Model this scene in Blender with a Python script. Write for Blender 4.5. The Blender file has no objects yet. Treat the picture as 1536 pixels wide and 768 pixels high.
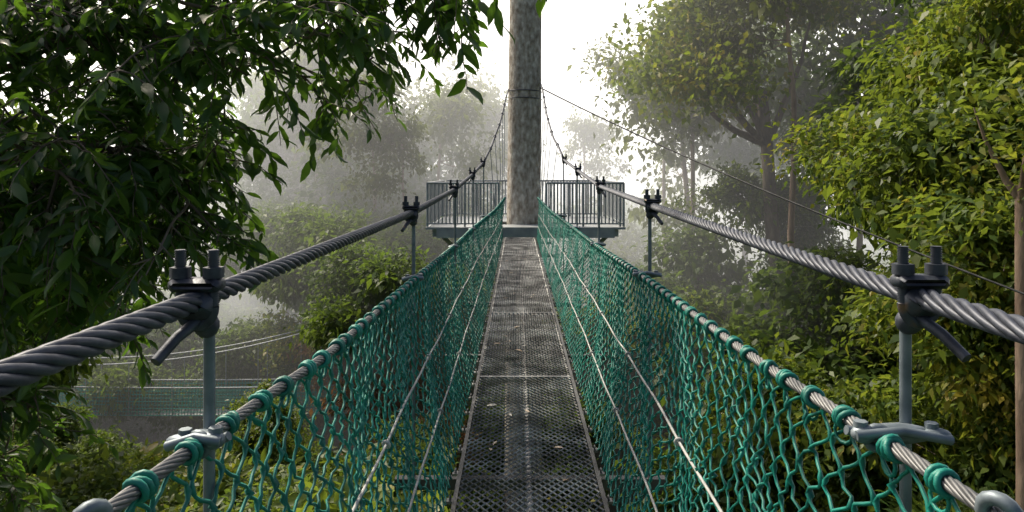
import bpy, math, random
import numpy as np
from mathutils import Vector
rng=np.random.default_rng(7); random.seed(7)
D=bpy.data; C=bpy.context; SC=C.scene
F=1109.0
# ------------------------------------------------------------ helpers
def link(o,parent=None):
    SC.collection.objects.link(o)
    if parent: o.parent=parent
    return o
def empty(name):
    return link(D.objects.new(name,None))
class MB:
    def __init__(s): s.V=[];s.F=[];s.n=0
    def add(s,V,Fc,m=0):
        V=np.asarray(V,float).reshape(-1,3); Fc=np.asarray(Fc,int)
        s.V.append(V); s.F.append((Fc+s.n,m)); s.n+=len(V)
    def mesh(s,name,mats,smooth=True):
        me=D.meshes.new(name)
        V=np.concatenate(s.V); me.vertices.add(len(V)); me.vertices.foreach_set('co',V.astype(np.float32).ravel())
        loops=np.concatenate([f.ravel() for f,m in s.F]); 
        tot=np.concatenate([np.full(len(f),f.shape[1]) for f,m in s.F])
        mi=np.concatenate([np.full(len(f),m) for f,m in s.F])
        st=np.concatenate([[0],np.cumsum(tot)[:-1]])
        me.loops.add(len(loops)); me.loops.foreach_set('vertex_index',loops.astype(np.int32))
        me.polygons.add(len(tot)); me.polygons.foreach_set('loop_start',st.astype(np.int32))
        me.polygons.foreach_set('loop_total',tot.astype(np.int32))
        for m in mats: me.materials.append(m)
        me.polygons.foreach_set('material_index',mi.astype(np.int32))
        me.polygons.foreach_set('use_smooth',np.full(len(tot),smooth))
        me.update(calc_edges=True); me.validate()
        return me
    def obj(s,name,mats,parent=None,smooth=True):
        return link(D.objects.new(name,s.mesh(name,mats,smooth)),parent)
def frames(P):
    T=np.gradient(P,axis=0); T/=np.linalg.norm(T,axis=1)[:,None]+1e-12
    m=np.abs(T).mean(0); ref=np.zeros(3); ref[int(np.argmin(m))]=1
    A=np.cross(T,ref); A/=np.linalg.norm(A,axis=1)[:,None]+1e-12
    B=np.cross(T,A); return T,A,B
def tube(mb,P,r,sides=6,m=0,cap=False):
    P=np.asarray(P,float); n=len(P); r=np.broadcast_to(np.asarray(r,float),(n,))
    T,A,B=frames(P); a=np.arange(sides)*2*math.pi/sides
    V=P[:,None,:]+r[:,None,None]*(np.cos(a)[None,:,None]*A[:,None,:]+np.sin(a)[None,:,None]*B[:,None,:])
    i=np.arange(n-1)[:,None]*sides; j=np.arange(sides)[None,:]; k=(j+1)%sides
    Fc=np.stack([i+j,i+k,i+sides+k,i+sides+j],-1).reshape(-1,4)
    mb.add(V,Fc,m)
    if cap:
        mb.add(V[0],[list(range(sides))],m); mb.add(V[-1],[list(range(sides))[::-1]],m)
def box(mb,x0,x1,y0,y1,z0,z1,m=0,bev=0.0):
    if bev>0:
        b=bev; prof=[(x0+b,z0),(x1-b,z0),(x1,z0+b),(x1,z1-b),(x1-b,z1),(x0+b,z1),(x0,z1-b),(x0,z0+b)]
        n=8; V=[]
        cx,cz=(x0+x1)/2,(z0+z1)/2
        for y,s in ((y0,b),(y0+b,0),(y1-b,0),(y1,b)):
            for x,z in prof:
                V.append((x-math.copysign(s,x-cx),y,z-math.copysign(s,z-cz)))
        Fc=[[r*n+j,r*n+(j+1)%n,(r+1)*n+(j+1)%n,(r+1)*n+j] for r in range(3) for j in range(n)]
        k=mb.n; mb.add(V,Fc,m); mb.F.append((np.array([list(range(n))])+k,m)); mb.F.append((np.array([list(range(3*n,4*n))[::-1]])+k,m))
        return
    V=[(x,y,z) for z in (z0,z1) for y in (y0,y1) for x in (x0,x1)]
    mb.add(V,[[0,2,3,1],[4,5,7,6],[0,1,5,4],[2,6,7,3],[0,4,6,2],[1,3,7,5]],m)
def torus(mb,c,R,r,axis,nu=12,nv=6,m=0,squash=1.0):
    axis=np.array(axis,float);axis/=np.linalg.norm(axis)
    ref=np.array([0,0,1.]) if abs(axis[2])<.9 else np.array([1.,0,0])
    A=np.cross(axis,ref);A/=np.linalg.norm(A);B=np.cross(axis,A)
    u=np.arange(nu)*2*math.pi/nu; v=np.arange(nv)*2*math.pi/nv
    U,W=np.meshgrid(u,v,indexing='ij')
    rad=R+r*np.cos(W)
    V=np.array(c)+rad[...,None]*(np.cos(U)[...,None]*A+np.sin(U)[...,None]*B)+(r*squash*np.sin(W))[...,None]*axis
    i=np.arange(nu)[:,None]; j=np.arange(nv)[None,:]; i2=(i+1)%nu; j2=(j+1)%nv
    Fc=np.stack([i*nv+j,i2*nv+j,i2*nv+j2,i*nv+j2],-1).reshape(-1,4)
    mb.add(V.reshape(-1,3),Fc,m)
def ico(mb,c,s,m=0,nu=12,nv=8):
    u=np.arange(nu)*2*math.pi/nu; v=np.linspace(0.001,math.pi-.001,nv)
    U,W=np.meshgrid(u,v,indexing='ij')
    V=np.stack([np.sin(W)*np.cos(U)*s[0],np.sin(W)*np.sin(U)*s[1],np.cos(W)*s[2]],-1)+np.array(c)
    i=np.arange(nu)[:,None]; j=np.arange(nv-1)[None,:]; i2=(i+1)%nu
    Fc=np.stack([i*nv+j,i*nv+j+1,i2*nv+j+1,i2*nv+j],-1).reshape(-1,4)
    mb.add(V.reshape(-1,3),Fc,m)
# ------------------------------------------------------------ materials
def nm(name):
    m=D.materials.new(name); m.use_nodes=True; nt=m.node_tree; 
    return m,nt,nt.nodes,nt.links,nt.nodes['Principled BSDF']
def ramp(N,stops):
    r=N.new('ShaderNodeValToRGB'); e=r.color_ramp.elements
    while len(e)<len(stops): e.new(0.5)
    for k,(p,c) in enumerate(stops): e[k].position=p; e[k].color=(*c,1)
    return r
def mat_noise(name,stops,scale=8,rough=.6,metal=0,bump=0.2,bscale=None,dist=0.01,vec=None,detail=6):
    m,nt,N,L,P=nm(name)
    tc=N.new('ShaderNodeTexCoord'); mp=N.new('ShaderNodeMapping'); L.new(tc.outputs['Object'],mp.inputs[0])
    if vec: mp.inputs['Scale'].default_value=vec
    n=N.new('ShaderNodeTexNoise'); n.inputs['Scale'].default_value=scale; n.inputs['Detail'].default_value=detail
    L.new(mp.outputs[0],n.inputs['Vector']); r=ramp(N,stops); L.new(n.outputs['Fac'],r.inputs[0]); L.new(r.outputs[0],P.inputs['Base Color'])
    P.inputs['Roughness'].default_value=rough; P.inputs['Metallic'].default_value=metal
    if bump:
        n2=N.new('ShaderNodeTexNoise'); n2.inputs['Scale'].default_value=bscale or scale*3; n2.inputs['Detail'].default_value=8
        L.new(mp.outputs[0],n2.inputs['Vector']); b=N.new('ShaderNodeBump'); b.inputs['Strength'].default_value=bump; b.inputs['Distance'].default_value=dist
        L.new(n2.outputs['Fac'],b.inputs['Height']); L.new(b.outputs[0],P.inputs['Normal'])
    return m
def mat_leaf(name,stops,trans=(.16,.26,.04),tfac=.4,rough=.4,spec=.5,ns=.45):
    m,nt,N,L,P=nm(name)
    g=N.new('ShaderNodeNewGeometry'); oi=N.new('ShaderNodeObjectInfo')
    tc=N.new('ShaderNodeTexCoord'); no=N.new('ShaderNodeTexNoise'); no.inputs['Scale'].default_value=ns; L.new(tc.outputs['Object'],no.inputs['Vector'])
    a=N.new('ShaderNodeMath');a.operation='MULTIPLY_ADD'; a.inputs[1].default_value=.42; L.new(g.outputs['Random Per Island'],a.inputs[0]); 
    b=N.new('ShaderNodeMath');b.operation='MULTIPLY_ADD'; b.inputs[1].default_value=.25; L.new(oi.outputs['Random'],b.inputs[0])
    c=N.new('ShaderNodeMath');c.operation='MULTIPLY_ADD'; c.inputs[1].default_value=1.1; c.inputs[2].default_value=-.3; L.new(no.outputs['Fac'],c.inputs[0]); L.new(c.outputs[0],b.inputs[2])
    L.new(b.outputs[0],a.inputs[2]); 
    r=ramp(N,stops); L.new(a.outputs[0],r.inputs[0]); L.new(r.outputs[0],P.inputs['Base Color'])
    P.inputs['Roughness'].default_value=rough; P.inputs['Specular IOR Level'].default_value=spec
    t=N.new('ShaderNodeBsdfTranslucent')
    mix2=N.new('ShaderNodeMix'); mix2.data_type='RGBA'; mix2.inputs[0].default_value=.5
    L.new(r.outputs[0],mix2.inputs[6]); mix2.inputs[7].default_value=(*trans,1); L.new(mix2.outputs[2],t.inputs['Color'])
    ms=N.new('ShaderNodeMixShader'); ms.inputs[0].default_value=tfac
    L.new(P.outputs[0],ms.inputs[1]); L.new(t.outputs[0],ms.inputs[2]); L.new(ms.outputs[0],N['Material Output'].inputs['Surface'])
    return m
M_cable=mat_noise('cable_steel',[(.3,(.026,.03,.045)),(.7,(.075,.085,.11))],30,.5,.3,.3,120,.001)
M_galv=mat_noise('galvanised_steel',[(.3,(.22,.24,.25)),(.7,(.38,.4,.41))],25,.5,.3,.15,90,.001)
M_rod=mat_noise('hanger_steel',[(.3,(.10,.13,.15)),(.7,(.22,.26,.29))],18,.5,.4,.3,90,.001)
M_rail=mat_noise('rail_rope_steel',[(.3,(.09,.095,.10)),(.7,(.22,.22,.22))],14,.52,.4,.2,90,.001)
M_bolt=mat_noise('clamp_iron',[(.3,(.026,.03,.042)),(.6,(.065,.075,.095)),(.72,(.16,.10,.06))],28,.5,.4,.4,90,.002)
M_net=mat_noise('green_net_twine',[(.3,(.0,.10,.078)),(.7,(.006,.25,.19))],9,.5,0,.5,300,.001)
M_net2=mat_noise('green_net',[(.3,(.003,.2,.145)),(.7,(.008,.3,.22))],2,.6,0,0)
M_rope=mat_noise('pale_rope',[(.3,(.26,.27,.26)),(.7,(.5,.5,.48))],20,.7,0,.3,200,.001)
M_deck=mat_noise('deck_grating_steel',[(.35,(.08,.08,.08)),(.5,(.18,.18,.175)),(.68,(.42,.42,.41))],5,.36,.4,.3,60,.002)
M_frame=mat_noise('deck_frame_steel',[(.3,(.03,.03,.03)),(.7,(.10,.10,.10))],6,.5,.4,.3,60,.002)
M_plat=mat_noise('platform_steel',[(.3,(.24,.26,.27)),(.7,(.38,.40,.41))],4,.5,.2,.1,30,.002)
def mat_bark(name,stops,vs=(1,1,.35),bump=.8,dist=.03,scale=4):
    return mat_noise(name,stops,scale,.9,0,bump,scale*3,dist,vs,10)
M_bark=mat_bark('pale_bark',[(.33,(.22,.18,.135)),(.46,(.38,.33,.27)),(.56,(.47,.425,.36)),(.66,(.66,.61,.54))],(1,1,.55),.9,.04,11)
M_bark2=mat_bark('brown_bark',[(.3,(.05,.035,.025)),(.55,(.13,.1,.075)),(.75,(.24,.2,.16))])
M_bark3=mat_bark('reddish_bark',[(.3,(.14,.09,.06)),(.7,(.34,.25,.18))])
M_leafNear=mat_leaf('near_leaf',[(.1,(.02,.05,.014)),(.5,(.042,.095,.02)),(.8,(.075,.145,.022)),(1,(.22,.18,.03))],(.2,.4,.02),.42,.33,.5,1.2)
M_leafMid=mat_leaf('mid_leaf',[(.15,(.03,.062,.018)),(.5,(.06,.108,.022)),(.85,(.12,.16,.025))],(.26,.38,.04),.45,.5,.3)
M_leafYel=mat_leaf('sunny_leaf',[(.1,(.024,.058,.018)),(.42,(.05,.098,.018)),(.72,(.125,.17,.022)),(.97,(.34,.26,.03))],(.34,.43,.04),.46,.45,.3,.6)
M_leafFar=mat_leaf('far_leaf',[(.2,(.05,.075,.02)),(.8,(.12,.14,.03))],(.3,.36,.05),.42,.6,.2)
M_leafRed=mat_leaf('flush_leaf',[(.2,(.07,.08,.03)),(.8,(.24,.12,.06))],(.35,.2,.08),.42,.6,.2)
M_ground=mat_noise('forest_floor',[(.3,(.02,.035,.01)),(.6,(.04,.065,.018)),(.8,(.07,.06,.03))],.6,.95,0,1,4,.1)
# ------------------------------------------------------------ camera
cam=D.cameras.new('camera'); co=link(D.objects.new('camera',cam))
cam.lens=36*F/1536; cam.sensor_width=36; cam.shift_x=-8/1536; cam.shift_y=-128/1536; cam.clip_end=4000; cam.clip_start=.05
co.location=(0,0,0); co.rotation_euler=(math.pi/2,0,0); SC.camera=co
# ------------------------------------------------------------ light
EL=math.radians(47); AZ=math.radians(-42)
s=Vector((math.sin(AZ)*math.cos(EL),math.cos(AZ)*math.cos(EL),math.sin(EL)))
sun=D.lights.new('sun','SUN'); sun.energy=5; sun.angle=math.radians(2); sun.color=(1,.91,.74)
so=link(D.objects.new('sun',sun)); so.rotation_euler=s.to_track_quat('Z','Y').to_euler(); so.location=(0,0,60)
w=D.worlds.new('World'); SC.world=w; w.use_nodes=True; nt=w.node_tree; N=nt.nodes;L=nt.links
bg=N['Background']; sky=N.new('ShaderNodeTexSky'); sky.sky_type='NISHITA'; sky.sun_disc=False; sky.sun_elevation=EL; sky.sun_rotation=AZ
sky.dust_density=8; sky.air_density=1.0; L.new(sky.outputs[0],bg.inputs['Color']); bg.inputs['Strength'].default_value=.15
SC.view_settings.view_transform='Standard'; SC.view_settings.look='None'; SC.view_settings.exposure=0
# ------------------------------------------------------------ mist
def mist(name,x0,x1,y0,y1,z0,z1,dens,g=.45,em=.6):
    mb=MB(); box(mb,x0,x1,y0,y1,z0,z1); m=D.materials.new(name); m.use_nodes=True; n=m.node_tree.nodes; n.clear(); L=m.node_tree.links
    o=n.new('ShaderNodeOutputMaterial'); v=n.new('ShaderNodeVolumeScatter'); v.inputs['Density'].default_value=dens; v.inputs['Anisotropy'].default_value=g
    v.inputs['Color'].default_value=(.98,.97,.98,1)
    e=n.new('ShaderNodeEmission'); e.inputs['Color'].default_value=(1,.975,.95,1); e.inputs['Strength'].default_value=dens*em  # added glow: brightens the haze in place of multiply scattered light
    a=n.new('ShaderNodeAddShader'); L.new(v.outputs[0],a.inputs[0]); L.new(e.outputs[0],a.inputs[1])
    L.new(a.outputs[0],o.inputs['Volume']); mb.obj(name,[m],smooth=False)
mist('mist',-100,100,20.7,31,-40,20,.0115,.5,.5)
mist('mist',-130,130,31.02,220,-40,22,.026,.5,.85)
# ------------------------------------------------------------ walkway curves
def sm(ys,vs,k=1.2):
    yy=np.linspace(-6,20,1300); v=np.interp(yy,ys,vs); n=int(k/.02)|1; ker=np.hanning(n+2)[1:-1]; ker/=ker.sum()
    p=np.pad(v,n//2,mode='edge'); 
    sl=v[-1]-v[-2]; p[-(n//2):]=v[-1]+sl*np.arange(1,n//2+1)
    vv=np.convolve(p,ker,'valid'); return lambda y: np.interp(y,yy,vv)
YE=16.4
cab=[]
cab.append((sm([-6,11,14,16.4,20],[-.55,-.53,-.45,-.25,.05]), sm([-6,0,1.25,3.75,6.25,8.75,11.25,13.75,15.3,16.4,17.5],[-.3,-.215,-.22,-.216,-.165,-.05,.11,.5,1.03,1.62,2.3])))
cab.append((sm([-6,3,9,13,16.4,20],[.68,.68,.72,.71,.56,.4]), sm([-6,0,1.25,3.75,6.25,8.75,11.25,13.75,15.3,16.4,17.5],[-.3,-.215,-.215,-.18,-.135,0,.16,.58,1.15,1.8,2.5])))
rail=[]
rail.append((sm([-6,0,1.04,1.3,1.9,3.7,6.25,9,16.6],[-.6,-.565,-.55,-.53,-.495,-.515,-.54,-.535,-.27],.6), sm([-6,1.25,3.75,6.25,9,13,16.6],[-.5,-.455,-.55,-.65,-.70,-.70,-.6])))
rail.append((sm([-6,0,1,1.3,1.8,3.7,6.25,9,16.6],[.69,.65,.62,.60,.585,.625,.66,.665,.46],.6), sm([-6,1.25,3.75,6.25,9,13,16.6],[-.48,-.445,-.53,-.63,-.69,-.69,-.6])))
DX0,DX1,DZ=-.287,.398,-1.5
def twisted(mb,fx,fz,y0,y1,R,lay,ns,sides,step,m=0,fat=1.06):
    y=np.arange(y0,y1,step); P=np.stack([fx(y),y,fz(y)],1); T,A,B=frames(P)
    rs=R*math.sin(math.pi/ns)/(1+math.sin(math.pi/ns)); rc=R-rs
    tube(mb,P,rc*.8,6,m)
    for k in range(ns):
        a=2*math.pi*(y/lay)+2*math.pi*k/ns
        tube(mb,P+rc*(np.cos(a)[:,None]*A+np.sin(a)[:,None]*B),rs*fat,sides,m)
walk=empty('canopy_walkway')
for i,(fx,fz) in enumerate(cab):
    mb=MB(); twisted(mb,fx,fz,-3,YE+.1,.0185,.25,6,7,.016); mb.obj('main_cable_%d'%i,[M_cable],walk)
for i,(fx,fz) in enumerate(rail):
    mb=MB(); twisted(mb,fx,fz,-3,16.6,.0112,.2,8,5,.014,0,1.25); mb.obj('hand_rope_%d'%i,[M_rail],walk)
HY=[-1.25,1.25,3.75,6.25,8.75,11.25,13.0,14.2,15.0,15.6,16.05]
def hexnut(mb,c,r,h,m=0):
    tube(mb,[(c[0],c[1],c[2]-h/2),(c[0],c[1],c[2]+h/2)],r,6,m,cap=True)
for i in range(2):
    cx,cz=cab[i]; rx,rz=rail[i]; sg=-1 if i==0 else 1
    rod=MB(); cl=MB(); rc=MB()
    for hy in HY:
        X=float(cx(hy)); Z=float(cz(hy)); RX=float(rx(hy)); RZ=float(rz(hy))
        big=hy<12
        hx=X-sg*.008
        if big:
            tube(rod,[(hx,hy+.03,Z-.045),(hx,hy+.03,DZ-.06)],.0098,10,0,True)
        else:
            tube(rod,[(X,hy,Z),((X+RX)/2,hy,(Z+RZ)/2),(RX,hy,RZ)],.006,6)
        if not big: 
            torus(cl,(X,hy,Z),.024,.008,(0,1,0)); continue
        box(cl,X-.043,X+.043,hy-.02,hy+.02,Z+.016,Z+.038,0,.006)
        box(cl,X-.030,X+.030,hy-.024,hy+.024,Z-.03,Z+.016,0,.012)
        for q in (-1,1):
            zz=np.linspace(Z-.01,Z+.086,49); r=.0088+.0011*np.sign(np.sin(zz*2*math.pi/.004+.3))
            tube(cl,np.stack([np.full(49,X+q*.028),np.full(49,hy),zz],1),r,10,0,True)
            hexnut(cl,(X+q*.028,hy,Z+.0475),.0175,.018)
        a=np.linspace(math.pi,2*math.pi,13)
        tube(cl,np.stack([X+.028*np.cos(a),np.full(13,hy),Z-.01+.034*np.sin(a)],1),.0098,8)
        ico(cl,(hx,hy+.02,Z-.046),(.022,.02,.022))
        tube(cl,[(X+sg*-.002,hy+.0,Z-.034),(X+sg*.018,hy-.035,Z-.055),(X+sg*.034,hy-.075,Z-.085)],[.010,.0095,.009],10,0,True)
        M=(RX+hx)/2
        w_=abs(RX-hx)/2
        ico(rc,(M,hy,RZ+.004),(.034+w_,.022,.017))
        ico(rc,(hx+sg*.03,hy-.01,RZ+.006),(.026,.016,.011)); ico(rc,(RX-sg*.022,hy-.008,RZ+.006),(.022,.018,.015))
        tube(rc,[(RX-sg*.04,hy-.02,RZ+.008),(M,hy-.026,RZ+.017),(hx+sg*.05,hy-.02,RZ+.0)],.0085,8,0,True)
        tube(rc,[(RX-sg*.035,hy+.03,RZ+.0),(M,hy+.034,RZ-.018),(hx+sg*.045,hy+.03,RZ-.004)],.0085,8,0,True)
        torus(rc,(hx,hy+.03,RZ-.0),.015,.008,(0,0,1),12,6)
        torus(rc,(RX,hy-.01,RZ),.018,.0075,(.25,1,0),14,6)
        hexnut(rc,(RX-sg*.026,hy-.004,RZ+.02),.012,.014); hexnut(rc,(hx+sg*.026,hy-.004,RZ+.018),.011,.012)
    rod.obj('hanger_rods_%d'%i,[M_rod],walk); cl.obj('cable_clamps_%d'%i,[M_bolt],walk,True); rc.obj('rope_clips_%d'%i,[M_rod],walk)
    mb=MB()
    for q in (0.95,-.4): 
        torus(mb,(float(rx(q))+sg*.0,q,float(rz(q))+.004),.022,.010,(.9*sg,.5,.2),14,8)
    mb.obj('rope_shackle_%d'%i,[M_rod],walk)
    # net
    mb=MB(); sp=.047; n=22; S=4; ks=np.arange(int(-1/sp),int(16.55/sp)); t=np.linspace(0,1,n*S+1)
    dx=DX0-.035 if i==0 else DX1+.035
    ph=rng.uniform(0,6.28,8)
    for k in ks:
        y0=k*sp; sgn=1-2*(int(k)%2)
        off=sgn*.5*sp*.98*np.cos(math.pi*t*n)
        off=np.sign(off)*np.abs(off)**.8*((.5*sp)**.2)
        wob=.035*np.sin(y0*2.1+t*4+ph[0])+.022*np.sin(y0*5.3-t*9+ph[1])+.016*np.sin(y0*11+t*17+ph[2])
        env=np.sin(math.pi*np.clip(t,0,1))**.5
        y=y0+off+wob*env+rng.normal(0,.0048,len(t))*env
        X=rx(y)*(1-t)+dx*t
        bulge=(.035*np.sin(math.pi*t)+.014*np.sin(y*7+t*6+ph[3])*env + rng.normal(0,.004,len(t))*env)*sg
        tt=t+ .018*np.sin(y0*9+t*14+ph[4])*env
        Z=(rz(y)-.008)*(1-tt)+DZ*tt
        r=.0037+.0028*(np.abs(np.cos(math.pi*t*n))>.97)
        tube(mb,np.stack([X+bulge,y,Z],1),r,4 if y0<5 else 3)
    y=-.9
    while y<16.5:
        for q in range(3 if y<8 else 1):
            yy=y+(q-1)*.0095 if y<8 else y
            c=(float(rx(yy)),yy,float(rz(yy))-.001)
            torus(mb,c,.0155+rng.uniform(0,.002),.0056 if y<8 else .009,(rng.normal(0,.2),1,rng.normal(0,.25)),12 if y<5 else 8,6 if y<5 else 4)
        c=(float(rx(y)),y+.01,float(rz(y))-.03); torus(mb,c,.02,.004,(1,rng.normal(0,.4),0),10,4)
        y+=.13+rng.normal(0,.012)
    mb.obj('side_net_%d'%i,[M_net],walk)
    mb=MB()
    for tt in (.42,.71):
        y=np.arange(-2,16.6,.1); X=rx(y)*(1-tt)+dx*tt+sg*(.03*math.sin(math.pi*tt))-sg*.012; Z=rz(y)*(1-tt)+DZ*tt+.006*np.sin(y*2.5)+.004*np.sin(y*7)
        tube(mb,np.stack([X,y,Z],1),.0048,6)
        for yy in np.arange(1.25,16,1.25):
            torus(mb,(float(np.interp(yy,y,X)),yy,float(np.interp(yy,y,Z))),.012,.006,(.3,1,.2),8,5)
    mb.obj('net_ropes_%d'%i,[M_rope],walk)
# deck
mb=MB(); row=.03; nx=31; xs=np.linspace(DX0+.015,DX1-.015,nx)
js=np.arange(int(-1.5/row),int(16.55/row))
for j in js:
    sec=int(math.floor((j*row-.55)/2.4))
    z=(1-2*((np.arange(nx)+j)%2))*.013
    P=np.stack([xs,j*row+z,DZ+.004+.0035*math.sin(sec*12.9)+rng.normal(0,.0014)+z*.18],1)
    tube(mb,P,.0048+rng.normal(0,.0005),4)
mb.obj('deck_grating',[M_deck],walk,smooth=False)
mb=MB()
for xa,xb in ((DX0-.006,DX0+.014),(DX1-.014,DX1+.006)):
    box(mb,xa,xb,-1.6,16.6,DZ-.045,DZ+.012,0)
box(mb,(DX0+DX1)/2-.012,(DX0+DX1)/2+.012,-1.6,16.6,DZ-.03,DZ-.006,1)
for hy in HY[:6]+[13.75,16.2]:
    box(mb,-.62,.75,hy-.025,hy+.025,DZ-.11,DZ-.055,0)
for y in np.arange(.55,16.5,2.4):
    box(mb,DX0+.015,DX1-.015,y-.014,y-.002,DZ-.03,DZ+.013,1); box(mb,DX0+.015,DX1-.015,y+.002,y+.03,DZ-.03,DZ+.011,0)
for y in np.arange(.0,16.5,.31):
    for xa,xb in ((DX0-.04,DX0-.006),(DX1+.006,DX1+.04)):
        box(mb,xa,xb,y-.02,y+.02,DZ-.03,DZ-.018,1)
        torus(mb,((xa+xb)/2,y,DZ-.01),.012,.005,(1,0,0),8,4,1)
mb.obj('deck_frame',[M_frame,M_deck],walk,smooth=False)
# ------------------------------------------------------------ platform
pl=empty('tree_platform')
px0,px1,py0,py1=-2.08,2.45,16.7,20.6; fz=-1.28
mb=MB()
tr=(.17,18.0)
box(mb,px0,px1,py0,py0+.9,fz-.05,fz)
box(mb,px0,px1,tr[1]+.62,py1,fz-.05,fz)
box(mb,px0,tr[0]-.55,py0+.9,tr[1]+.62,fz-.05,fz); box(mb,tr[0]+.55,px1,py0+.9,tr[1]+.62,fz-.05,fz)
for y in (py0,py1-.1): box(mb,px0+.25,px1-.25,y,y+.1,fz-.24,fz-.052)
for x in (px0+.15,tr[0]-.75,tr[0]+.65,px1-.25): box(mb,x,x+.1,py0+.102,py1-.102,fz-.22,fz-.054)
for sx in (-1,1):
    tube(mb,[(tr[0]+sx*.35,tr[1],fz-1.9),(tr[0]+sx*2,tr[1]-.6,fz-.2)],.05,8)
mb.obj('floor',[M_plat],pl,smooth=False)
mb=MB(); ft=-.28; fb=fz+.05
def fence(a,b):
    a=np.array(a);b=np.array(b); Lg=np.linalg.norm(b-a); n=max(2,int(round(Lg/.085)))
    for zz,r in ((ft,.026),(fb+.03,.018)): tube(mb,[(*a,zz),(*b,zz)],r,8)
    for k in range(n+1):
        p=a+(b-a)*k/n; post=(k%10==0) or k==n
        tube(mb,[(*p,fb-(.04 if post else -.03)),(*p,ft)],.026 if post else .018,6 if post else 5)
fence((px0+.04,py0+.04),(-.42,py0+.04)); fence((.66,py0+.04),(px1-.04,py0+.04))
fence((px0+.04,py0+.13),(px0+.04,py1-.04)); fence((px1-.04,py0+.13),(px1-.04,py1-.04)); fence((px0+.13,py1-.04),(px1-.13,py1-.04))
mb.obj('fence',[M_plat],pl)
# ------------------------------------------------------------ leaves
def leafT(kind):
    if kind=='near':
        V=[(0,0,0),(.22,.13,.03),(.22,0,0),(.22,-.13,.03),(.55,.17,.03),(.55,0,-.02),(.55,-.17,.03),(.82,.09,-.01),(.82,0,-.06),(.82,-.09,-.01),(1,0,-.14)]
        Q=[[1,4,5,2],[2,5,6,3],[4,7,8,5],[5,8,9,6]]; T=[[0,1,2],[0,2,3],[7,10,8],[8,10,9]]
        return np.array(V,float),np.array(Q),np.array(T)
    if kind=='mid':
        V=[(0,0,0),(.4,.24,.06),(1,0,-.12),(.4,-.24,.06)]
        return np.array(V,float),np.array([[0,1,2,3]]),None
    V=[(0,0,0),(.45,.3,.08),(1,0,-.1),(.45,-.3,.08)]
    return np.array(V,float),np.array([[0,1,2,3]]),None
def leaves(mb,P,Dn,Nn,Ln,kind,m):
    V,Q,T=leafT(kind); Dn=Dn/(np.linalg.norm(Dn,axis=1)[:,None]+1e-9); S=np.cross(Nn,Dn); S/=np.linalg.norm(S,axis=1)[:,None]+1e-9; U=np.cross(Dn,S)
    Ln=Ln[:,None,None]
    W=P[:,None,:]+Ln*(V[None,:,0:1]*Dn[:,None,:]+V[None,:,1:2]*S[:,None,:]+V[None,:,2:3]*U[:,None,:])
    K=len(V); base=(np.arange(len(P))*K)[:,None,None]
    st=mb.n; mb.V.append(W.reshape(-1,3)); mb.n+=len(P)*K
    mb.F.append(((base+Q[None]).reshape(-1,4)+st,m))
    if T is not None: mb.F.append(((base+T[None]).reshape(-1,3)+st,m))
def unit(n):
    v=rng.normal(size=(n,3)); return v/np.linalg.norm(v,axis=1)[:,None]
def curve(a,b,sag=0,wob=.1,n=8):
    a=np.array(a,float);b=np.array(b,float);t=np.linspace(0,1,n)[:,None]; L_=np.linalg.norm(b-a)
    P=a+(b-a)*t; P[:,2]+=sag*L_*(np.sin(math.pi*t[:,0])); 
    w=np.cumsum(rng.normal(0,wob*L_/n,(n,3)),0); w-=t*w[-1]; return P+w
def tree_mesh(name,H,cr,ch,lobes,clumps,per,ll,mats,tr_=.3,kind='mid',spread=.4,lean=0,flat=.55,bare=0):
    mb=MB(); zc=H-ch*.5
    top=np.array([lean*3,0,H-ch*.35]); tp=curve((0,0,0),top,0,.05,16); 
    tube(mb,tp,np.linspace(tr_*1.15,tr_*.25,16),9,0)
    for _ in range(lobes):
        u=unit(1)[0]; rr=rng.uniform(.25,.85)
        c=np.array([lean*3+u[0]*cr*rr,u[1]*cr*rr,zc+u[2]*ch*.5*rr])
        zt=min(c[2]-cr*.35,H-ch*.5); kk=int(np.clip(np.searchsorted(tp[:,2],zt),5,15)); q=tp[kk]
        lb=curve(q,c,-.12,.09,9); r0=tr_*.35*(1-kk/24)
        tube(mb,lb,np.linspace(r0,r0*.25,9),6,0)
        lr=cr*rng.uniform(.25,.5)
        nc=clumps//lobes
        u=unit(nc); rad=lr*rng.uniform(.25,1,nc)**.6
        cc=c+u*rad[:,None]*np.array([1,1,.75])
        for j in range(nc):
            st=lb[int(rng.integers(4,9))]
            if j%2==0: tube(mb,curve(st,cc[j],.05,.1,5),np.linspace(r0*.22,.008,5),3,0)
        npc=np.maximum(3,(per*rng.uniform(.4,1.6,nc)).astype(int))
        if bare: npc=(npc*(rng.random(nc)>bare)).astype(int)
        Pc=np.repeat(cc,npc,0); out=np.repeat(u,npc,0); n=len(Pc)
        sc=np.repeat(rng.uniform(.6,1.6,nc)**1.0,npc); tilt=np.repeat(unit(nc),npc,0)
        P=Pc+rng.normal(0,1,(n,3))*np.array([spread,spread,spread*flat])
        Dn=unit(n)*.7+out*.5+tilt*.35+np.array([0,0,-.45]); Nn=unit(n)*.6+tilt*.3+np.array([0,0,1.])
        leaves(mb,P,Dn,Nn,ll*sc*rng.uniform(.6,1.25,n),kind,1)
    return mb.mesh(name,mats)
HT=34.0
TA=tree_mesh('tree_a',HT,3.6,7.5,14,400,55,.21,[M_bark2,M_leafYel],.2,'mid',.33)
TB=tree_mesh('tree_b',HT,3.4,6.5,12,360,55,.22,[M_bark2,M_leafMid],.2,'mid',.33)
TC=tree_mesh('tree_c',HT,4.2,9.5,14,350,40,.30,[M_bark2,M_leafMid],.26,'far',.45)
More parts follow.
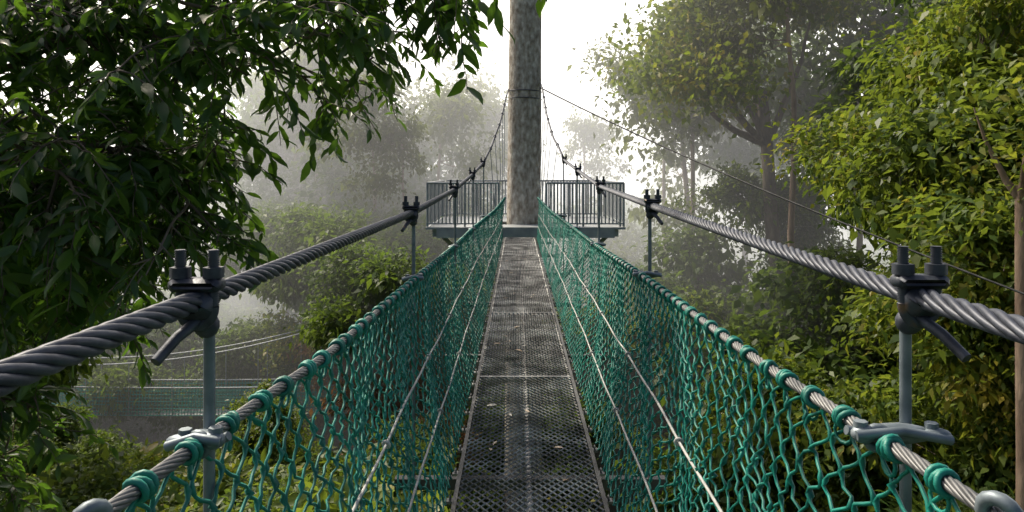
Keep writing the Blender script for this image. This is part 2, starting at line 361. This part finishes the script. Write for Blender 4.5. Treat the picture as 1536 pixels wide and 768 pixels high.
TD=tree_mesh('tree_d',HT,4.0,12,15,230,34,.28,[M_bark3,M_leafFar],.26,'far',.5,.4,.6,.1)
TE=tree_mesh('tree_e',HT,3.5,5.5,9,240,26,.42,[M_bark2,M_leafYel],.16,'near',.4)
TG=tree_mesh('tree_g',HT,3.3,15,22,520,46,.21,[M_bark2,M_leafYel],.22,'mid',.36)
TH=tree_mesh('tree_h',HT,3.3,15,20,500,44,.24,[M_bark2,M_leafMid],.22,'mid',.36)
TI=tree_mesh('tree_i',HT,2.6,6,8,90,30,.26,[M_bark3,M_leafFar],.22,'far',.45,.3,.6)
TR=tree_mesh('tree_r',HT,2.6,5,8,110,30,.26,[M_bark3,M_leafRed],.18,'mid',.4)
def place(me,x,y,top,s=1,rot=None,name='tree',parent=None,sz=None):
    o=D.objects.new(name,me); o.location=(x,y,top-HT*s*(sz or 1)); o.scale=(s,s,s*(sz or 1)); o.rotation_euler=(0,0,random.uniform(0,6.28) if rot is None else rot)
    return link(o,parent)
for a in [(TG,9.8,13.5,6.2,1.0),(TG,9.4,15.8,7.4,.9),(TA,8.9,12.0,.6,.8),(TA,6.9,15.0,-3.2,.9),(TB,8.8,11,-2.9,.8),(TB,6.8,11.5,-4.6,.8),
          (TH,12.4,21,9.5,1.15),(TG,13.5,18,3.5,1.2),(TC,8.5,22,-1.8,1.0),(TA,5.4,19,-5,.9),(TE,4.6,9.5,-5.0,.7),(TE,6.6,9.0,-3.9,.65),(TC,14.5,28,10,1.3),(TH,9.6,21.5,.2,.8)]:
    place(*a,name='broadleaf_tree')
for a in [(TD,8.2,33,9.5,1.15,2.2),(TC,11.5,38,10,1.2,.6),(TC,6.8,28,-1.5,.95),(TA,10,29,1,1.0),(TD,5.2,40,-.5,1.0),(TC,4.6,32,-3.5,.9)]:
    place(*a,name='misty_tree')
for a in [(TI,9.7,25,8.5,1),(TI,8.2,31.5,8,1),(TI,12.6,29,9,1.1),(TI,6.6,36,6.5,1),(TI,-6.8,33,5.0,.9),(TI,-9.6,36,6,1),(TI,-4.2,35,4.6,1),(TI,-2.6,41,4.5,.9),(TI,4.3,44,4,.9),(TI,-5.2,32.5,2.8,.8),(TI,-11.5,37,8,1.2),(TI,-7.4,42,8,1.2)]:
    place(*a,name='slender_tree')
for a in [(TR,-3.6,21.5,-4.6,.7),(TR,-5.8,25,-3.6,.8),(TR,-2.4,19,-5.6,.6)]:
    place(*a,name='red_flushed_tree')
for a in [(TB,-4.4,23.5,-1.0,.9),(TB,-7.3,28.5,0,1.0),(TD,-5.6,40,6,1.1),(TD,-3.2,44,8,1.1),(TC,-2.6,30,-1.3,.9),(TC,-13,42,7,1.3),(TD,-9.4,41,9,1.3),(TB,-3.0,17,-5.0,.8),(TC,-4.6,36,1.6,.9),(TC,-9.4,37,3.4,1.1),
          (TE,-3.4,8.5,-4.2,.5),(TB,-2.2,24,-3.5,.8),(TB,-9.8,12.5,2.4,.95),(TB,-8.8,10.5,-.4,.7),(TB,-11.5,15,2.0,1.0),(TA,-6.6,10.4,-5.0,.55),(TC,-6.2,34,1,1.0),(TB,-10.5,34,0,1),
          (TA,-7.4,26.6,-4.6,.8),(TB,-10.6,27,-4.5,.8),(TB,-13.4,27.4,-4.2,.9),(TA,-16.5,28,-4,.9),(TB,-5.2,27.5,-4.6,.7),
          (TB,-10.6,19.5,-6.3,.45),(TA,-7.0,19.5,-6.1,.45),(TB,-12.6,20,-5.9,.4),(TA,-6.2,17.5,-5.0,.4)]:
    place(*a,name='jungle_tree')
und=empty('understorey_trees')
def gz0(x,y):
    return -13+1.0*np.sin(x*.07)*np.cos(y*.05)+.10*np.clip(y-34,0,300)+.03*np.clip(x,0,300)+np.sin(x*.3+y*.21)*.4
for k in range(70):   # lower storey in front of the second walkway
    y=random.uniform(8.5,21); x=random.uniform(-.72*y,-.24*y)
    place(random.choice([TA,TB,TB,TE]),x,y,-.345*y-random.uniform(0,1.3),random.uniform(.5,.75),name='shrub_%03d'%k,parent=und)
for k in range(60):   # hillside scrub behind it
    y=random.uniform(27,48); x=random.uniform(-.75*y,-.05*y)
    place(random.choice([TC,TB,TA,TB]),x,y,float(gz0(x,y))+random.uniform(3.5,6.5),random.uniform(.6,.9),name='scrub_%03d'%k,parent=und)
for k in range(125):
    y=random.uniform(6,44); x=random.uniform(-.75*y-3,.75*y+3)
    top=-4.6-random.uniform(0,5)-(0 if y>14 else 1.5)+ (.06*(y-20) if y>20 else 0)
    if x>0: top+=.8
    if -19<x<-4.0 and 8<y<26: top=min(top,-(.37*y)-random.uniform(0,2))
    if y<11: top=min(top,-7.0)
    place(random.choice([TA,TB,TC,TC,TB,TE]),x,y,top,random.uniform(.7,1.1),name='understorey_%03d'%k,parent=und)
far=empty('distant_forest')
for k in range(100):
    y=random.uniform(45,110); x=random.uniform(-.72*y,.72*y)
    top=-6+.07*(y-45)+random.uniform(-4,5)
    if x>.06*y: top+=.05*(x-.06*y)+(y-45)*.03
    if -.35*y<x<-.02*y: top+=4
    place(random.choice([TC,TD,TC]),x,y,top,random.uniform(1,1.5),name='far_tree_%03d'%k,parent=far)
mb=MB(); tube(mb,curve((7.05,10.2,-24),(6.98,10.2,-.2),0,.004,20),np.linspace(.2,.1,20),12)
for q in range(5):
    e=np.array([7.0,10.2,.5])+unit(1)[0]*np.array([.8,.8,.6]); tube(mb,curve((6.98,10.2,-.4),e,-.1,.08,8),np.linspace(.07,.012,8),6)
    n=220; leaves(mb,e+rng.normal(0,.4,(n,3)),unit(n),unit(n)+np.array([0,0,1.]),.17*rng.uniform(.6,1.2,n),'mid',1)
mb.obj('slim_tree',[M_bark3,M_leafYel])
mb=MB(); tube(mb,curve((11.5,27,-22),(8.9,27,3.0),0,.02,20),np.linspace(.5,.2,20),10)
for e in [(6.2,27,5),(10.5,26,6),(8.5,28,7),(7,25,3),(5.4,26,3.4),(7,27,6.4)]:
    tube(mb,curve((9.1,27,1.0),e,-.08,.06,10),np.linspace(.16,.03,10),6)
    n=1500; P=np.array(e)+rng.normal(0,.9,(n,3))*np.array([1,1,.6]); leaves(mb,P,unit(n)+np.array([0,0,-.4]),unit(n)+np.array([0,0,1.]),.28*rng.uniform(.6,1.2,n),'far',1)
mb.obj('leaning_tree',[M_bark2,M_leafYel])
# ------------------------------------------------------------ big trunk
mb=MB(); z=np.linspace(-24,22,160); nn=32; a=np.arange(nn)*2*math.pi/nn
rad=.41-.0055*(z+1)+.5*np.exp(-(z+16)/2.5).clip(0,2)
V=[]
ph=rng.uniform(0,6,6)
for zi,r in zip(z,rad):
    rr=r*(1+.03*np.sin(3*a+zi*.25+ph[0])+.02*np.sin(7*a-zi*.4+ph[1])+.012*np.sin(a*5+zi*2.1))
    cx=tr[0]+.04*math.sin(zi*.25); V+= [(cx+q*math.cos(t),tr[1]+q*math.sin(t),zi) for q,t in zip(rr,a)]
i=np.arange(159)[:,None]*nn; j=np.arange(nn)[None,:]; k=(j+1)%nn
mb.add(V,np.stack([i+j,i+k,i+nn+k,i+nn+j],-1).reshape(-1,4),0)
for q in range(9):
    e=np.array([tr[0],tr[1],22])+unit(1)[0]*np.array([4.5,4.5,2])+np.array([0,0,1.5])
    tube(mb,curve((tr[0],tr[1],random.uniform(15,21.5)),e,-.1,.08,9),np.linspace(.16,.03,9),6)
    n=700; leaves(mb,e+rng.normal(0,1.1,(n,3))*np.array([1,1,.5]),unit(n),unit(n)+np.array([0,0,1.]),.3*rng.uniform(.6,1.2,n),'mid',1)
mb.obj('giant_rainforest_tree',[M_bark,M_leafMid])
mb=MB()
for zz in (1.74,1.92): torus(mb,(tr[0]+.02,tr[1],zz),.40,.011,(.03,.02,1),32,6)
for i in range(2):
    x=float(cab[i][0](YE)); zc=float(cab[i][1](YE)); sx=-1 if i==0 else 1
    tube(mb,[(x,YE,zc),(tr[0]+sx*.39,tr[1],zc+.35)],.018,8)
mb.obj('cable_collar',[M_cable],walk)
mb=MB(); a=np.array([.55,17.8,2.0]); b=np.array([7.0,8.6,-1.85]); t=np.linspace(0,1,40)[:,None]; P=a+(b-a)*t; P[:,2]-=.16*4*(t*(1-t))[:,0]
tube(mb,P,.015,6); mb.obj('guy_wire',[M_frame])
# ------------------------------------------------------------ second walkway
w2=empty('distant_walkway'); mb=MB(); y0=24.; xs2=np.linspace(-21,-4.5,60)
zd=-7.95+.003*(xs2+11)**2
for dy in (0,.9):
    zt=zd+.9; tube(mb,np.stack([xs2,np.full(60,y0+dy),zt],1),.024,5,1)
    zcab=zd+1.6+.016*(xs2+15)**2; tube(mb,np.stack([xs2,np.full(60,y0+dy),zcab],1),.024,5,1)
    for k in range(0,60,5): tube(mb,[(xs2[k],y0+dy,zcab[k]),(xs2[k],y0+dy,zd[k])],.014,4,1)
    for fr in np.linspace(0,1,9): tube(mb,np.stack([xs2,np.full(60,y0+dy),zd+.9*fr],1),.016,4,0)
    for x in np.arange(-21,-4.5,.1):
        zz=float(np.interp(x,xs2,zd)); tube(mb,[(x,y0+dy,zz),(x+.05,y0+dy,zz+.9)],.014,3,0)
for k in range(59):
    box(mb,xs2[k],xs2[k+1]-.01,y0+.1,y0+.8,zd[k]-.06,zd[k]-.02,1)
mb.obj('walkway_span',[M_net2,M_galv],w2,smooth=False)
# ------------------------------------------------------------ near left tree
mb=MB()
tube(mb,curve((-6.4,6.2,-24),(-6.0,6.0,6),0,.01,24),np.linspace(.3,.16,24),10)
limbs=[[(-6,6,-1),(-4.3,5,.6),(-2.6,4.7,1.25),(-1.4,4.5,1.35),(-.3,4.4,1.1)],
[(-6,6,0),(-4.3,5.6,1.0),(-2.8,5.4,1.6),(-1.6,5.2,1.7),(-.55,5.1,1.4)],
[(-6,6,1),(-4.3,5.2,1.6),(-2.8,4.9,1.7),(-1.6,4.7,1.5),(-.7,4.6,1.1)],
[(-6,6,-.6),(-4.2,5,.3),(-3,4.6,.75),(-2,4.3,.85),(-1.45,4.2,.5)],
[(-6,6,-1.2),(-4.1,5,-.3),(-3,4.7,.2),(-2.3,4.6,.15),(-1.9,4.5,-.15)],
[(-6,6,-2),(-4.3,5.2,-1),(-3.3,5,-.65),(-2.6,4.8,-.6),(-2.3,4.7,-.75)],
[(-6,6,-3),(-4.8,5.4,-2),(-4.2,5.2,-1.6),(-3.7,5.1,-1.6)],
[(-6,6.2,0),(-4.6,6,.3),(-3.6,5.8,.6),(-2.8,5.8,.5)],
[(-6,6.2,1),(-4.6,6.4,1.6),(-3.4,6.3,1.7),(-2.4,6.3,1.9),(-1.7,6.2,1.7)],
[(-6,6.2,-1),(-5,6.2,-.5),(-4.1,6.3,-.1),(-3.4,6.2,-.2)],
[(-6,6.2,-2.4),(-5,6,-1.8),(-4.4,5.9,-1.2),(-3.7,5.8,-.9)],
[(-6,6.2,-3.5),(-5,6,-2.8),(-4.6,6,-2.4),(-4.2,6,-2.3)],
[(-6,6.2,-.2),(-4.4,4.6,.0),(-3.3,4.2,.1),(-2.6,4.1,-.05)],
[(-6,6.2,-1.2),(-4.4,4.8,-.5),(-3.5,4.5,-.25),(-2.7,4.4,-.4)],
[(-6,6.2,-.8),(-4.6,5.4,-.2),(-3.6,5.3,.1),(-2.7,5.2,.0),(-2.2,5.2,-.3)],
[(-6,6.2,.6),(-4.4,4.8,.9),(-3.4,4.5,1.0),(-2.2,4.4,1.1),(-1.3,4.3,.8)],
[(-6,6.2,.4),(-4.4,5.6,.8),(-3.2,5.5,1.0),(-2.2,5.4,.9),(-1.7,5.3,.6)],
]
LP=[];LD=[];LN=[];LL=[]
def spray(a,d,Lg):
    n=7; t=np.linspace(0,1,n)[:,None]; d=d/np.linalg.norm(d)
    P=a+d*Lg*t+np.array([0,0,-1.])*(.45*Lg)*t**2+np.cumsum(rng.normal(0,.01,(n,3)),0)
    tube(mb,P,np.linspace(.006,.002,n),4)
    nl=int(Lg/.03); ls=rng.uniform(.75,1.5)
    for q in range(nl):
        f=.15+.85*q/nl; k=min(int(f*(n-1)),n-2); p=P[k]+(P[k+1]-P[k])*(f*(n-1)-k); tg=P[k+1]-P[k]; tg/=np.linalg.norm(tg)
        side=np.cross(tg,[0,0,1.]); side/=np.linalg.norm(side)+1e-6
        LP.append(p); LD.append(tg*.7+side*(1 if q%2 else -1)*.8+np.array([0,0,-.4])+rng.normal(0,.38,3)); LN.append(np.array([0,0,1.])+rng.normal(0,.6,3)); LL.append(ls*rng.uniform(.07,.15))
for lm in limbs:
    lm=np.array(lm,float); seg=np.linspace(0,len(lm)-1,30); P=np.stack([np.interp(seg,np.arange(len(lm)),lm[:,c]) for c in range(3)],1); P[1:-1]=(P[:-2]+P[1:-1]*2+P[2:])/4
    P+=np.cumsum(rng.normal(0,.012,P.shape),0)
    tube(mb,P,np.linspace(.036,.007,30),7)
    for q in range(21):
        k=int(rng.integers(6,30)); a=P[k]; d=unit(1)[0]*np.array([1,1,.8]); d+= (P[min(k+1,29)]-P[k-1])*3
        Lg=rng.uniform(.3,.8); e=a+d/np.linalg.norm(d)*Lg; 
        c=curve(a,e,.06,.08,8); tube(mb,c,np.linspace(.011,.004,8),5)
        for _ in range(6):
            kk=int(rng.integers(2,8)); spray(c[kk],unit(1)[0]*np.array([1,1,.6])+d*.4+np.array([0,0,-.1]),rng.uniform(.2,.46))
leaves(mb,np.array(LP),np.array(LD),np.array(LN),np.array(LL),'near',1)
mb.obj('overhanging_tree',[M_bark2,M_leafNear])
# ------------------------------------------------------------ litter on deck
mb=MB(); n=30; yy=rng.uniform(3,15,n)
P=np.stack([rng.uniform(DX0+.05,DX1-.1,n),yy,np.full(n,DZ+.018)],1); Dn=unit(n)*np.array([1,1,.1]); leaves(mb,P,Dn,np.tile([0,0,1.],(n,1))+rng.normal(0,.15,(n,3)),rng.uniform(.03,.075,n),'near',0)
mb.obj('fallen_leaves',[mat_leaf('dry_leaf',[(.2,(.25,.12,.05)),(.5,(.4,.3,.2)),(.8,(.6,.58,.5))],(.3,.2,.1),.2)])
# ------------------------------------------------------------ ground
g=np.concatenate([-np.geomspace(1500,130,14),np.linspace(-120,120,70),np.geomspace(130,1500,14)])
gx,gy=np.meshgrid(g,g+60,indexing='ij')
gz=gz0(gx,gy)
n=len(g); i=np.arange(n-1)[:,None]*n; j=np.arange(n-1)[None,:]
mb=MB(); mb.add(np.stack([gx,gy,gz],-1).reshape(-1,3),np.stack([i+j,i+n+j,i+n+j+1,i+j+1],-1).reshape(-1,4)); mb.obj('ground',[M_ground])
